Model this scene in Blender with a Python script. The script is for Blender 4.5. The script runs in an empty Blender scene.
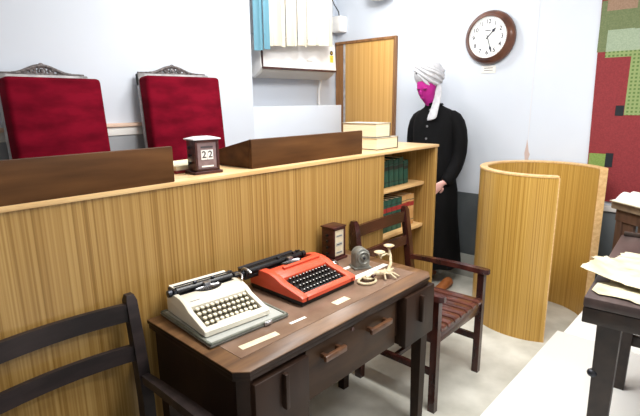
import bpy, bmesh, math, random
from mathutils import Vector, Matrix, Euler, noise as mnoise
C = bpy.context.scene.collection
R = math.radians
PI = math.pi
random.seed(7)
scn = bpy.context.scene

# ------------------------------------------------------------------ camera
cam = bpy.data.cameras.new('camera')
cam.sensor_width = 36.0
cam.lens = 36.0 * 470.0 / 640.0
cam.clip_start = 0.02
camo = bpy.data.objects.new('camera', cam)
C.objects.link(camo)
_p, _r, _y = R(12.8), R(-0.6), R(46.9)
fwd = Vector((math.sin(_y) * math.cos(_p), math.cos(_y) * math.cos(_p), -math.sin(_p)))
rt = Vector((math.cos(_y), -math.sin(_y), 0))
up = rt.cross(fwd)
rt2 = math.cos(_r) * rt + math.sin(_r) * up
up2 = -math.sin(_r) * rt + math.cos(_r) * up
m = Matrix((rt2, up2, -fwd)).transposed().to_4x4()
m.translation = Vector((0, 0, 1.5))
camo.matrix_world = m
scn.camera = camo

# ------------------------------------------------------------------ world, lights, exposure
scn.view_settings.view_transform = 'Standard'
scn.view_settings.look = 'None'
scn.view_settings.gamma = 1.0
scn.view_settings.use_curve_mapping = False
scn.view_settings.exposure = -0.25
w = bpy.data.worlds.new('world')
scn.world = w
w.use_nodes = True
w.node_tree.nodes['Background'].inputs[0].default_value = (0.9, 0.95, 1, 1)
w.node_tree.nodes['Background'].inputs[1].default_value = 0.3


def area(name, loc, target, sx, sy, power, col=(1, 1, 1)):
    l = bpy.data.lights.new(name, 'AREA')
    l.shape = 'RECTANGLE'
    l.size, l.size_y, l.energy, l.color = sx, sy, power, col
    o = bpy.data.objects.new(name, l)
    C.objects.link(o)
    o.location = loc
    d = Vector(target) - Vector(loc)
    o.rotation_euler = d.to_track_quat('-Z', 'Y').to_euler()
    return o




def bulb(name, loc, rad, power, col=(1, 1, 1)):
    l = bpy.data.lights.new(name, 'POINT')
    l.shadow_soft_size, l.energy, l.color = rad, power, col
    o = bpy.data.objects.new(name, l)
    C.objects.link(o)
    o.location = loc
    return o


bulb('ceiling_bulb_recess', (2.95, 2.35, 2.5), 0.1, 30, (1, 0.99, 0.97))
bulb('ceiling_bulb_bench', (1.8, 1.95, 2.3), 0.14, 25, (1, 0.99, 0.97))
area('fill_light_desk', (1.6, 0.75, 2.66), (1.9, 0.75, 0), 1.2, 0.4, 80, (1, 0.985, 0.96))  # added fill, no fitting behind it; brightens witness box front and platform
area('ceiling_light_room', (1.9, -0.7, 2.66), (1.9, -0.5, 0), 1.4, 0.6, 52, (1, 0.985, 0.96))
area('ceiling_light_entry', (0.2, 0.2, 2.66), (0.2, 0.2, 0), 1.2, 0.4, 5, (1, 0.97, 0.93))

# ------------------------------------------------------------------ materials


def srgb(r, g, b):
    f = lambda c: (c / 255 / 12.92) if c / 255 <= 0.04045 else ((c / 255 + 0.055) / 1.055) ** 2.4
    return (f(r), f(g), f(b), 1)


def mat(name, col, rough=0.5, metal=0.0, col2=None, scale=(5, 5, 5), detail=3.0, lo=0.35, hi=0.65, bump=0.0, bscale=None,
        sheen=0.0, spec=0.5, coat=0.0):
    M = bpy.data.materials.new(name)
    M.use_nodes = True
    nt = M.node_tree
    b = nt.nodes['Principled BSDF']
    b.inputs['Roughness'].default_value = rough
    b.inputs['Metallic'].default_value = metal
    b.inputs['Specular IOR Level'].default_value = spec * 0.8
    b.inputs['Base Color'].default_value = srgb(*col)
    if sheen:
        b.inputs['Sheen Weight'].default_value = sheen
        b.inputs['Sheen Tint'].default_value = srgb(*col)
    if coat:
        b.inputs['Coat Weight'].default_value = coat
        b.inputs['Coat Roughness'].default_value = 0.15
    tc = nt.nodes.new('ShaderNodeTexCoord')
    mp = nt.nodes.new('ShaderNodeMapping')
    nt.links.new(tc.outputs['Object'], mp.inputs[0])
    mp.inputs['Scale'].default_value = scale
    nz = nt.nodes.new('ShaderNodeTexNoise')
    nz.inputs['Scale'].default_value = 1.0
    nz.inputs['Detail'].default_value = detail
    nt.links.new(mp.outputs[0], nz.inputs['Vector'])
    if col2 is not None:
        cr = nt.nodes.new('ShaderNodeValToRGB')
        cr.color_ramp.elements[0].position = lo
        cr.color_ramp.elements[1].position = hi
        cr.color_ramp.elements[0].color = srgb(*col)
        cr.color_ramp.elements[1].color = srgb(*col2)
        nt.links.new(nz.outputs[0], cr.inputs[0])
        nt.links.new(cr.outputs[0], b.inputs['Base Color'])
    if bump:
        bp = nt.nodes.new('ShaderNodeBump')
        bp.inputs['Strength'].default_value = bump
        bp.inputs['Distance'].default_value = 0.004
        nt.links.new(nz.outputs[0], bp.inputs['Height'])
        nt.links.new(bp.outputs[0], b.inputs['Normal'])
    return M


def veneer(name, c1, c2, c3, rough=0.32, f=1.0):
    """quarter-cut teak veneer: fine vertical streaks over broad ones"""
    M = mat(name, c1, rough)
    nt = M.node_tree
    b = nt.nodes['Principled BSDF']
    tc = nt.nodes['Texture Coordinate']

    def noise(sc, det):
        mp = nt.nodes.new('ShaderNodeMapping')
        mp.inputs['Scale'].default_value = sc
        nt.links.new(tc.outputs['Object'], mp.inputs[0])
        n = nt.nodes.new('ShaderNodeTexNoise')
        n.inputs['Scale'].default_value = 1
        n.inputs['Detail'].default_value = det
        nt.links.new(mp.outputs[0], n.inputs['Vector'])
        return n
    n1 = noise((150 * f, 150 * f, 0.4), 1.2)
    n2 = noise((9 * f, 9 * f, 0.35), 1)
    mx = nt.nodes.new('ShaderNodeMix')
    mx.data_type = 'FLOAT'
    mx.inputs[0].default_value = 0.07
    nt.links.new(n1.outputs[0], mx.inputs[2])
    nt.links.new(n2.outputs[0], mx.inputs[3])
    cr = nt.nodes.new('ShaderNodeValToRGB')
    e = cr.color_ramp.elements
    e[0].position, e[0].color = 0.3, srgb(*c1)
    e[1].position, e[1].color = 0.7, srgb(*c3)
    k = e.new(0.49)
    k.color = srgb(*c2)
    nt.links.new(mx.outputs[0], cr.inputs[0])
    nt.links.new(cr.outputs[0], b.inputs['Base Color'])
    return M


def glass(name, tint=(255, 255, 255), alpha=0.1):
    M = bpy.data.materials.new(name)
    M.use_nodes = True
    nt = M.node_tree
    nt.nodes.remove(nt.nodes['Principled BSDF'])
    t = nt.nodes.new('ShaderNodeBsdfTransparent')
    t.inputs[0].default_value = srgb(*tint)
    g = nt.nodes.new('ShaderNodeBsdfGlossy')
    g.inputs['Roughness'].default_value = 0.05
    mx = nt.nodes.new('ShaderNodeMixShader')
    mx.inputs[0].default_value = alpha
    nt.links.new(t.outputs[0], mx.inputs[1])
    nt.links.new(g.outputs[0], mx.inputs[2])
    nt.links.new(mx.outputs[0], nt.nodes['Material Output'].inputs[0])
    return M


M = {}
M['wall'] = mat('wall paint', (206, 213, 223), 0.7, col2=(210, 217, 227), scale=(1.5, 1.5, 1.5))
M['ceil'] = mat('ceiling paint', (236, 236, 236), 0.8)
M['floor'] = mat('floor stone', (182, 181, 170), 0.42, col2=(222, 221, 211), scale=(5, 5, 5), detail=8, lo=0.3, hi=0.7)
M['platform'] = mat('white laminate', (244, 244, 240), 0.35)
M['groove'] = mat('groove', (120, 120, 112), 0.8)
M['dado'] = mat('grey dado', (86, 92, 95), 0.5, col2=(96, 102, 106), scale=(3, 3, 3))
M['dadob'] = mat('pale grey dado', (140, 143, 147), 0.5, col2=(150, 153, 157), scale=(3, 3, 3))
M['trimw'] = mat('white trim', (232, 230, 226), 0.5)
M['pinkwood'] = mat('pale rail wood', (214, 176, 152), 0.5, col2=(228, 200, 180), scale=(2, 40, 40))
M['veneer'] = veneer('teak veneer', (138, 102, 47), (164, 127, 69), (183, 148, 88))
M['veneer_c'] = veneer('teak veneer curved', (158, 117, 51), (184, 143, 68), (200, 163, 88), 0.28)
M['door'] = veneer('door veneer', (192, 144, 76), (204, 157, 88), (214, 170, 102), 0.4, 0.6)
M['brown'] = mat('brown frame', (124, 84, 48), 0.45, col2=(150, 106, 64), scale=(30, 30, 2))
M['lighttop'] = mat('pale veneer top', (214, 176, 126), 0.3, col2=(228, 196, 150), scale=(2, 40, 40))
M['edge'] = mat('veneer edge', (206, 164, 108), 0.4, col2=(224, 188, 134), scale=(3, 60, 60))
M['tray'] = mat('tray wood', (66, 42, 23), 0.5, col2=(98, 65, 36), scale=(2.5, 14, 22), detail=5, lo=0.3, hi=0.75, spec=0.15)
M['desk'] = mat('desk wood', (30, 20, 16), 0.4, col2=(54, 37, 27), scale=(10, 10, 3), detail=5, lo=0.3, hi=0.75, spec=0.2)
M['desktop'] = mat('desk top wood', (76, 52, 34), 0.3, col2=(128, 94, 62), scale=(4, 24, 24), detail=5, lo=0.3, hi=0.75)
M['drawer'] = mat('drawer wood', (44, 30, 21), 0.4, col2=(72, 51, 34), scale=(4, 8, 20), detail=5, lo=0.3, hi=0.75, spec=0.2)
M['handle'] = mat('handle wood', (72, 46, 32), 0.3, col2=(100, 68, 46), scale=(20, 20, 20))
M['mat'] = mat('worn desk sheet', (104, 82, 68), 0.22, col2=(134, 110, 94), scale=(7, 9, 4), detail=6, lo=0.3, hi=0.7)
M['darkchair'] = mat('dark grey brown wood', (36, 30, 30), 0.4, col2=(50, 41, 40), scale=(6, 30, 30), spec=0.3)
M['redchair'] = mat('mahogany', (44, 22, 20), 0.25, col2=(70, 34, 28), scale=(8, 14, 8), coat=0.3)
M['slat'] = mat('mahogany slat', (62, 34, 28), 0.25, col2=(94, 54, 44), scale=(30, 4, 8), coat=0.3)
M['velvet'] = mat('crimson velvet', (88, 3, 21), 0.9, col2=(118, 9, 32), scale=(6, 6, 14), detail=4, sheen=0.25, spec=0.1)
M['silver'] = mat('silver painted wood', (148, 146, 148), 0.45, col2=(184, 182, 182), scale=(20, 20, 20))
M['crest'] = mat('carved grey wood', (60, 54, 54), 0.5, col2=(116, 108, 106), scale=(60, 60, 60))
M['mahog'] = mat('dark mahogany', (52, 26, 24), 0.3, col2=(76, 38, 32), scale=(10, 10, 40))
M['roofsilver'] = mat('silver roof', (206, 204, 206), 0.3)
M['label'] = mat('mauve grey label', (136, 116, 116), 0.5, col2=(116, 94, 94), scale=(30, 30, 30))
M['white'] = mat('white paper', (232, 230, 224), 0.6)
M['cream'] = mat('cream card', (216, 204, 178), 0.55, col2=(204, 190, 160), scale=(40, 40, 40))
M['ink'] = mat('grey ink', (70, 64, 66), 0.6)
M['black'] = mat('black', (16, 15, 16), 0.35)
M['gunmetal'] = mat('gunmetal', (52, 54, 60), 0.35, 0.6)
M['steel'] = mat('steel', (178, 178, 180), 0.3, 0.9)
M['twcream'] = mat('cream enamel', (218, 212, 194), 0.35, col2=(226, 220, 204), scale=(6, 6, 6))
M['keycream'] = mat('cream key', (218, 210, 186), 0.35)
M['keyring'] = mat('olive keywell', (70, 64, 46), 0.6)
M['case'] = mat('grey green case', (96, 100, 90), 0.55, col2=(116, 119, 108), scale=(60, 60, 60))
M['caselin'] = mat('case lining', (168, 170, 164), 0.6)
M['orange'] = mat('orange red enamel', (206, 78, 52), 0.35, col2=(212, 88, 60), scale=(6, 6, 6))
M['keyblack'] = mat('black key', (24, 24, 26), 0.3)
M['acw'] = mat('ac white', (236, 234, 232), 0.35)
M['acgrey'] = mat('ac grey', (196, 192, 186), 0.45)
M['yellow'] = mat('yellow sticker', (226, 206, 70), 0.5)
M['blindc'] = mat('cream blind', (204, 196, 176), 0.8, col2=(216, 209, 190), scale=(30, 30, 1))
M['blindb'] = mat('blue blind', (92, 144, 164), 0.7, col2=(110, 160, 178), scale=(30, 30, 1))
M['clockrim'] = mat('clock wood', (76, 44, 32), 0.3, col2=(108, 66, 46), scale=(12, 12, 12), coat=0.3)
M['dial'] = mat('dial', (240, 242, 240), 0.5)
M['navy'] = mat('dark numeral', (40, 44, 60), 0.5)
M['robe'] = mat('black robe', (9, 9, 10), 0.85, col2=(15, 15, 17), scale=(12, 12, 4), bump=0.3, spec=0.2)
M['magenta'] = mat('magenta cloth', (170, 24, 126), 0.8, col2=(180, 34, 136), scale=(30, 30, 30))
M['skin'] = mat('pale skin', (226, 176, 168), 0.55)
M['turban'] = mat('turban cotton', (206, 207, 211), 0.85, col2=(188, 189, 194), scale=(30, 30, 30))
M['shoe'] = mat('tan leather', (140, 80, 38), 0.45, col2=(160, 96, 50), scale=(20, 20, 20))
M['pages'] = mat('book pages', (224, 208, 172), 0.7, col2=(236, 224, 192), scale=(3, 3, 260))
M['cover'] = mat('grey cover', (186, 178, 160), 0.6, col2=(160, 152, 136), scale=(20, 20, 20))
M['coverd'] = mat('dark cover', (60, 56, 50), 0.6)
M['green'] = mat('green cloth', (30, 74, 62), 0.6, col2=(40, 88, 72), scale=(20, 20, 20))
M['bookred'] = mat('red label', (150, 40, 40), 0.6)
M['bookdark'] = mat('dark green band', (34, 40, 36), 0.6)
M['tan'] = mat('tan calf', (206, 160, 104), 0.6, col2=(190, 140, 84), scale=(20, 20, 20))
M['redcover'] = mat('red cover', (122, 26, 34), 0.55)
M['table'] = mat('dark table wood', (38, 30, 26), 0.45, col2=(54, 43, 37), scale=(6, 20, 20))
M['tabletop'] = mat('worn table top', (54, 43, 42), 0.4, col2=(84, 70, 67), scale=(4, 14, 8), detail=6)
M['brownt'] = mat('brown desk wood', (64, 45, 35), 0.45, col2=(86, 62, 48), scale=(20, 20, 3))
M['bevelt'] = mat('greyish table edge', (120, 102, 84), 0.45, col2=(140, 120, 98), scale=(20, 20, 20))
M['old'] = mat('aged paper', (190, 182, 156), 0.9, col2=(158, 144, 112), scale=(12, 12, 12), detail=7, lo=0.45, hi=0.8)
M['greym'] = mat('grey metal', (112, 112, 106), 0.45, 0.4, col2=(136, 136, 128), scale=(30, 30, 30))
M['ivory'] = mat('ivory enamel', (214, 200, 168), 0.3, 0.0, col2=(170, 152, 120), scale=(60, 60, 60))
M['glass'] = glass('clear glass', alpha=0.12)
M['domeglass'] = glass('dome glass', (225, 232, 232), 0.3)
M['plaster'] = mat('bare plaster', (200, 178, 170), 0.8)
M['seam'] = mat('wall seam', (214, 216, 222), 0.8)


def hanging_mat():
    return [mat('cloth red', (122, 42, 46), 0.85, col2=(138, 50, 54), scale=(120, 120, 120)),
            mat('cloth green', (112, 138, 66), 0.85, col2=(130, 152, 82), scale=(120, 120, 120)),
            mat('cloth olive', (98, 110, 74), 0.85, col2=(112, 122, 86), scale=(120, 120, 120)),
            mat('cloth pale green', (140, 156, 132), 0.85, col2=(154, 168, 144), scale=(120, 120, 120)),
            mat('cloth dark', (30, 34, 40), 0.85),
            mat('cloth rust', (138, 112, 92), 0.85, col2=(150, 124, 104), scale=(120, 120, 120))]


def check_mat():
    """green cloth with a woven check"""
    Mx = mat('cloth green check', (120, 150, 66), 0.85)
    nt = Mx.node_tree
    ck = nt.nodes.new('ShaderNodeTexBrick')
    mp = nt.nodes.new('ShaderNodeMapping')
    mp.inputs['Scale'].default_value = (1, 1, 1)
    tc = nt.nodes['Texture Coordinate']
    sx = nt.nodes.new('ShaderNodeSeparateXYZ')
    cx = nt.nodes.new('ShaderNodeCombineXYZ')
    nt.links.new(tc.outputs['Object'], sx.inputs[0])
    nt.links.new(sx.outputs['Y'], cx.inputs['X'])
    nt.links.new(sx.outputs['Z'], cx.inputs['Y'])
    nt.links.new(cx.outputs[0], ck.inputs['Vector'])
    ck.offset = 0.0
    ck.inputs['Scale'].default_value = 1
    ck.inputs['Brick Width'].default_value = 0.024
    ck.inputs['Row Height'].default_value = 0.024
    ck.inputs['Mortar Size'].default_value = 0.006
    ck.inputs['Color1'].default_value = srgb(86, 112, 58)
    ck.inputs['Color2'].default_value = srgb(92, 118, 62)
    ck.inputs['Mortar'].default_value = srgb(134, 150, 98)
    nt.links.new(ck.outputs['Color'], nt.nodes['Principled BSDF'].inputs['Base Color'])
    return Mx


# ------------------------------------------------------------------ mesh helpers
def TR(x=0, y=0, z=0, rx=0, ry=0, rz=0):
    return Matrix.Translation((x, y, z)) @ Euler((R(rx), R(ry), R(rz))).to_matrix().to_4x4()


class MB:
    def __init__(self):
        self.bm = bmesh.new()
        self.mi = 0

    def _add(self, verts, faces, mtx=None, mi=None):
        vs = [self.bm.verts.new((mtx @ Vector(v)) if mtx else v) for v in verts]
        fs = []
        for f in faces:
            try:
                q = self.bm.faces.new([vs[i] for i in f])
                q.material_index = self.mi if mi is None else mi
                fs.append(q)
            except ValueError:
                pass
        return vs, fs

    def box(self, x0, x1, y0, y1, z0, z1, bev=0.0, mtx=None, mi=None, seg=2):
        v = [(x, y, z) for x in (x0, x1) for y in (y0, y1) for z in (z0, z1)]
        f = [(0, 1, 3, 2), (4, 6, 7, 5), (0, 4, 5, 1), (2, 3, 7, 6), (0, 2, 6, 4), (1, 5, 7, 3)]
        vs, fs = self._add(v, f, mtx, mi)
        if bev > 0:
            es = list({e for q in fs for e in q.edges})
            bmesh.ops.bevel(self.bm, geom=es, offset=bev, segments=seg, profile=0.5, affect='EDGES', material=-1)
        return self

    def prism(self, poly, axis, a, b, bev=0.0, mtx=None, mi=None):
        """poly: 2-D outline; axis 'x': (y,z), 'y': (x,z), 'z': (x,y); extruded from a to b"""
        mk = {'x': lambda p, t: (t, p[0], p[1]), 'y': lambda p, t: (p[0], t, p[1]), 'z': lambda p, t: (p[0], p[1], t)}[axis]
        n = len(poly)
        v = [mk(p, a) for p in poly] + [mk(p, b) for p in poly]
        f = [tuple(range(n - 1, -1, -1)), tuple(range(n, 2 * n))] + [(i, (i + 1) % n, n + (i + 1) % n, n + i) for i in range(n)]
        vs, fs = self._add(v, f, mtx, mi)
        bmesh.ops.recalc_face_normals(self.bm, faces=fs)
        if bev > 0:
            es = list({e for q in fs[:2] for e in q.edges})
            bmesh.ops.bevel(self.bm, geom=es, offset=bev, segments=2, profile=0.5, affect='EDGES', material=-1)
        return self

    def lathe(self, prof, n=32, mtx=None, mi=None, a0=0.0, a1=2 * PI):
        """prof (r, z) rings about local Z"""
        full = abs(a1 - a0 - 2 * PI) < 1e-6
        k = n if full else n + 1
        v, f = [], []
        for i in range(k):
            a = a0 + (a1 - a0) * i / n
            for r, z in prof:
                v.append((r * math.cos(a), r * math.sin(a), z))
        L = len(prof)
        for i in range(n):
            j = (i + 1) % k
            for q in range(L - 1):
                f.append((i * L + q, j * L + q, j * L + q + 1, i * L + q + 1))
        vs, fs = self._add(v, f, mtx, mi)
        bmesh.ops.remove_doubles(self.bm, verts=vs, dist=1e-6)
        return self

    def cyl(self, r, z0, z1, n=24, mtx=None, mi=None, r2=None):
        r2 = r if r2 is None else r2
        c = min(r, r2, abs(z1 - z0)) * 0.12
        return self.lathe([(0, z0), (r - c, z0), (r, z0 + c), (r2, z1 - c), (r2 - c, z1), (0, z1)], n, mtx, mi)

    def ball(self, r, mtx=None, mi=None, n=16, sc=(1, 1, 1)):
        k = 10
        prof = [(r * math.sin(PI * i / k), -r * math.cos(PI * i / k)) for i in range(k + 1)]
        m2 = (mtx or Matrix()) @ Matrix.Diagonal((*sc, 1))
        return self.lathe(prof, n, m2, mi)

    def tube(self, pts, rad, n=10, mtx=None, mi=None, flat=None, cap=True):
        """round (or flat=(w,h) rectangular) section swept along pts; rad number or list"""
        pts = [Vector(p) for p in pts]
        N = len(pts)
        rr = rad if isinstance(rad, (list, tuple)) else [rad] * N
        t0 = (pts[1] - pts[0]).normalized()
        ref = Vector((0, 0, 1)) if abs(t0.z) < 0.9 else Vector((0, 1, 0))
        u = (ref - t0 * ref.dot(t0)).normalized()
        v, f = [], []
        for i, p in enumerate(pts):
            t = (pts[min(i + 1, N - 1)] - pts[max(i - 1, 0)]).normalized()
            u = (u - t * u.dot(t)).normalized()
            s = t.cross(u)
            if flat:
                hw, hh = flat[0] / 2, flat[1] / 2
                ring = [(-hw, -hh), (hw, -hh), (hw, hh), (-hw, hh)]
                for a, b in ring:
                    v.append(p + s * a + u * b)
            else:
                for k in range(n):
                    a = 2 * PI * k / n
                    v.append(p + (u * math.cos(a) + s * math.sin(a)) * rr[i])
        k = 4 if flat else n
        for i in range(N - 1):
            for q in range(k):
                f.append((i * k + q, i * k + (q + 1) % k, (i + 1) * k + (q + 1) % k, (i + 1) * k + q))
        if cap:
            f.append(tuple(range(k - 1, -1, -1)))
            f.append(tuple(range((N - 1) * k, N * k)))
        vs, fs = self._add(v, f, mtx, mi)
        bmesh.ops.recalc_face_normals(self.bm, faces=fs)
        return self

    def loft(self, rings, mtx=None, mi=None, cap=True):
        k = len(rings[0])
        v = [p for r in rings for p in r]
        f = []
        for i in range(len(rings) - 1):
            for q in range(k):
                f.append((i * k + q, i * k + (q + 1) % k, (i + 1) * k + (q + 1) % k, (i + 1) * k + q))
        if cap:
            f.append(tuple(range(k - 1, -1, -1)))
            f.append(tuple(range((len(rings) - 1) * k, len(rings) * k)))
        vs, fs = self._add(v, f, mtx, mi)
        bmesh.ops.recalc_face_normals(self.bm, faces=fs)
        return self

    def text(self, s, size, mtx, mi=None, ext=0.0004):
        cu = bpy.data.curves.new('t', 'FONT')
        cu.body, cu.size, cu.extrude = s, size, ext
        cu.offset = size * 0.018
        cu.align_x, cu.align_y = 'CENTER', 'CENTER'
        o = bpy.data.objects.new('t', cu)
        C.objects.link(o)
        dg = bpy.context.evaluated_depsgraph_get()
        me = o.evaluated_get(dg).to_mesh()
        v = [tuple(x.co) for x in me.vertices]
        f = [tuple(p.vertices) for p in me.polygons]
        o.evaluated_get(dg).to_mesh_clear()
        bpy.data.objects.remove(o)
        bpy.data.curves.remove(cu)
        self._add(v, f, mtx, mi)
        return self

    def build(self, name, mats, parent=None, world=True, smooth=40, subsurf=0):
        """world=True: vertices are in world coordinates; shifted onto the parent thing's origin"""
        if not isinstance(mats, (list, tuple)):
            mats = [mats]
        off = Vector((0, 0, 0))
        if parent is not None and world:
            q = parent
            while q is not None:
                off += q.location
                q = q.parent
        if parent is None and world:
            bb = [v.co for v in self.bm.verts]
            c = Vector((sum(v.x for v in bb) / len(bb), sum(v.y for v in bb) / len(bb), min(v.z for v in bb)))
            off = c
        bmesh.ops.translate(self.bm, verts=self.bm.verts, vec=-off)
        me = bpy.data.meshes.new(name)
        self.bm.to_mesh(me)
        self.bm.free()
        for x in mats:
            me.materials.append(x)
        o = bpy.data.objects.new(name, me)
        C.objects.link(o)
        if parent is not None:
            o.parent = parent
        elif world:
            o.location = off
        if smooth:
            for p in me.polygons:
                p.use_smooth = True
            me.set_sharp_from_angle(angle=R(smooth))
        if subsurf:
            s = o.modifiers.new('s', 'SUBSURF')
            s.levels = s.render_levels = subsurf
        return o


def tag(o, label=None, cat=None, group=None, kind=None):
    if label: o['label'] = label
    if cat: o['category'] = cat
    if group: o['group'] = group
    if kind: o['kind'] = kind
    return o


def thing(name, loc, label, cat, rz=0.0, group=None):
    o = bpy.data.objects.new(name, None)
    o.empty_display_size = 0.1
    C.objects.link(o)
    o.location = loc
    o.rotation_euler = (0, 0, R(rz))
    return tag(o, label, cat, group)


def struct(name, mb, mats, smooth=40):
    o = mb.build(name, mats, smooth=smooth)
    o['kind'] = 'structure'
    return o


def copy_tree(o, parent=None):
    c = o.copy()
    C.objects.link(c)
    if parent is not None:
        c.parent = parent
    for ch in list(o.children):
        copy_tree(ch, c)
    return c


# ------------------------------------------------------------------ room shell
XW, YP, YR, ZC = 3.7, 2.85, 3.22, 2.7
struct('floor', MB().box(-2.1, 3.8, -2.7, 3.3, -0.1, 0), M['floor'])
struct('ceiling', MB().box(-2.1, 3.8, -2.7, 3.3, ZC, ZC + 0.1), M['ceil'])
struct('wall_right', MB().box(XW, XW + 0.1, -2.7, 3.3, 0, ZC), M['wall'])
struct('wall_back', MB().box(-2.1, 2.319, YP, YR + 0.08, 0, ZC), M['wall'])
struct('wall_recess', MB().box(2.319, XW, YR, YR + 0.08, 0, ZC), M['wall'])
struct('wall_left', MB().box(-2.1, -2.0, -2.7, YP, 0, ZC), M['wall'])
struct('wall_front', MB().box(-2.0, XW, -2.7, -2.6, 0, ZC), M['wall'])
# raised white platform at the right (two slabs meeting in a thin joint)
struct('floor_platform', MB().box(0.5, 2.783, -2.6, 0.713, 0, 0.18, 0.004), M['platform'])
struct('floor_platform', MB().box(2.787, XW, -2.6, 0.68, 0, 0.18, 0.004), M['platform'])
# wall panelling: grey dado with a pale cap, on the clock wall and behind the judges
struct('trim_1', MB().box(XW - 0.012, XW, -2.6, 2.45, 0.2, 0.735, 0.002), M['dado'])
struct('trim_2', MB().box(XW - 0.03, XW, -2.6, 0.735, 0.735, 0.775, 0.003), M['trimw'])
struct('baseboard_right', MB().box(XW - 0.022, XW, -2.6, 2.45, 0, 0.2, 0.004), M['caselin'])
struct('trim_3', MB().box(-2.0, 1.86, YP - 0.012, YP, 0.2, 1.312, 0.002), M['dadob'])
struct('trim_4', MB().box(-2.0, 1.86, YP - 0.02, YP, 1.312, 1.362, 0.002), M['trimw'])
struct('trim_5', MB().box(-2.0, 1.86, YP - 0.034, YP, 1.362, 1.384, 0.004), M['pinkwood'])
# white half-height screen in front of the recess
struct('wall_screen', MB().box(2.319, 3.462, 2.95, 3.02, 0, 1.463, 0.003), M['wall'])
# seam and bare plaster mark on the clock wall
struct('trim_6', MB().box(XW - 0.002, XW, 1.292, 1.298, 0.78, ZC), M['seam'])
struct('trim_7', MB().prism([(1.30, 1.20), (1.303, 1.16), (1.312, 1.10), (1.306, 1.05), (1.30, 0.98), (1.276, 0.98), (1.28, 1.06), (1.272, 1.09), (1.282, 1.11), (1.292, 1.16)], 'x', XW - 0.003, XW), M['plaster'])
# veneered door on the clock wall with brown frame
d = struct('door_1', MB().box(XW - 0.03, XW, 2.512, 3.075, 0.01, 2.035, 0.002), M['door'])
struct('trim_8', MB().box(XW - 0.04, XW, 2.49, 2.512, 0, 2.06, 0.002).box(XW - 0.04, XW, 2.512, 3.2, 2.035, 2.06, 0.002), M['brown'])
struct('trim_9', MB().box(XW - 0.036, XW, 3.078, 3.098, 0, 2.035, 0.002), M['silver'])
struct('trim_10', MB().box(XW - 0.03, XW, 3.098, 3.2, 0, 2.035, 0.002), M['brown'])

# ------------------------------------------------------------------ judges' bench (veneered counter with a bookshelf end)
BY, BZ = 1.525, 1.222
bench = thing('judges_bench', (0.6, 1.69, 0), 'long teak veneered judges bench with open bookshelf at its end', 'counter')
MB().box(-1.9, 2.16, BY, BY + 0.02, 0, BZ - 0.016).build('front_panel', M['veneer'], bench)
MB().box(-1.9, 2.752, BY - 0.004, 1.88, BZ - 0.016, BZ, 0.002).build('top', [M['lighttop']], bench)
MB().box(-1.9, 2.754, BY - 0.008, BY - 0.0035, BZ - 0.016, BZ, 0.001).build('edge_strip', M['edge'], bench)
MB().box(2.722, 2.75, BY, 1.86, 0, BZ - 0.016).build('end_panel', M['veneer'], bench)
MB().box(2.14, 2.16, BY + 0.02, 1.86, 0, BZ - 0.016).build('divider', M['veneer'], bench)
MB().box(-1.9, 2.75, 1.86, 1.875, 0, BZ - 0.016).build('back_panel', M['veneer'], bench)
for z in (0.955, 0.668, 0.06):
    MB().box(2.16, 2.722, 1.598, 1.86, z, z + 0.022, 0.002).build('shelf', M['edge'], bench)


def law_book(x, y0, z, wd, dp, h, mats, label, group, lean=0.0, cat='book'):
    t = thing('law_book', (x + wd / 2, y0 + dp / 2, z), label, cat, group=group)
    t.rotation_euler = (0, R(lean), 0)
    c, band, lab = mats
    q = MB().box(-wd / 2, wd / 2, -dp / 2, -dp / 2 + 0.004, 0, h, 0.0015)
    q.box(-wd / 2, -wd / 2 + 0.003, -dp / 2, dp / 2, 0, h).box(wd / 2 - 0.003, wd / 2, -dp / 2, dp / 2, 0, h)
    for k in (0.16, 0.82):
        q.box(-wd / 2 - 0.0004, wd / 2 + 0.0004, -dp / 2 - 0.0008, -dp / 2, h * k, h * k + 0.004, mi=1)
    q.build('cover', [c, band], t, world=False)
    MB().box(-wd / 2 + 0.003, wd / 2 - 0.003, -dp / 2 + 0.004, dp / 2 - 0.004, 0.003, h - 0.004).build('page_block', M['pages'], t, world=False)
    q = MB()
    q.box(-wd / 2 + 0.001, wd / 2 - 0.001, -dp / 2 - 0.0012, -dp / 2, h * 0.62, h * 0.76)
    q.build('spine_label', lab, t, world=False)
    return t


names = ['first', 'second', 'third', 'fourth', 'fifth']
x = 2.325
for i in range(5):
    law_book(x, 1.64, 0.9795, 0.05, 0.17, [0.165, 0.17, 0.165, 0.172, 0.15][i], (M['green'], M['bookdark'], M['bookdark']),
             'dark green law volume on the upper shelf, %s from the left' % names[i], 'green volumes on the upper bookshelf', lean=-3)
    x += 0.054
x = 2.30
for i in range(4):
    law_book(x, 1.64, 0.691, 0.055, 0.17, 0.205, (M['green'], M['bookdark'], M['bookred']),
             'green law volume with dark red label on the lower shelf, %s from the left' % names[i], 'green volumes on the lower bookshelf')
    x += 0.0565
for i in range(3):
    law_book(x, 1.64, 0.691, 0.047, 0.17, [0.208, 0.21, 0.206][i], (M['tan'], M['green'], M['bookred']),
             'tan law volume with red label on the lower shelf, %s of the tan ones' % ['leftmost', 'middle', 'rightmost'][i], 'tan volumes on the lower bookshelf')
    x += 0.0485

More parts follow.
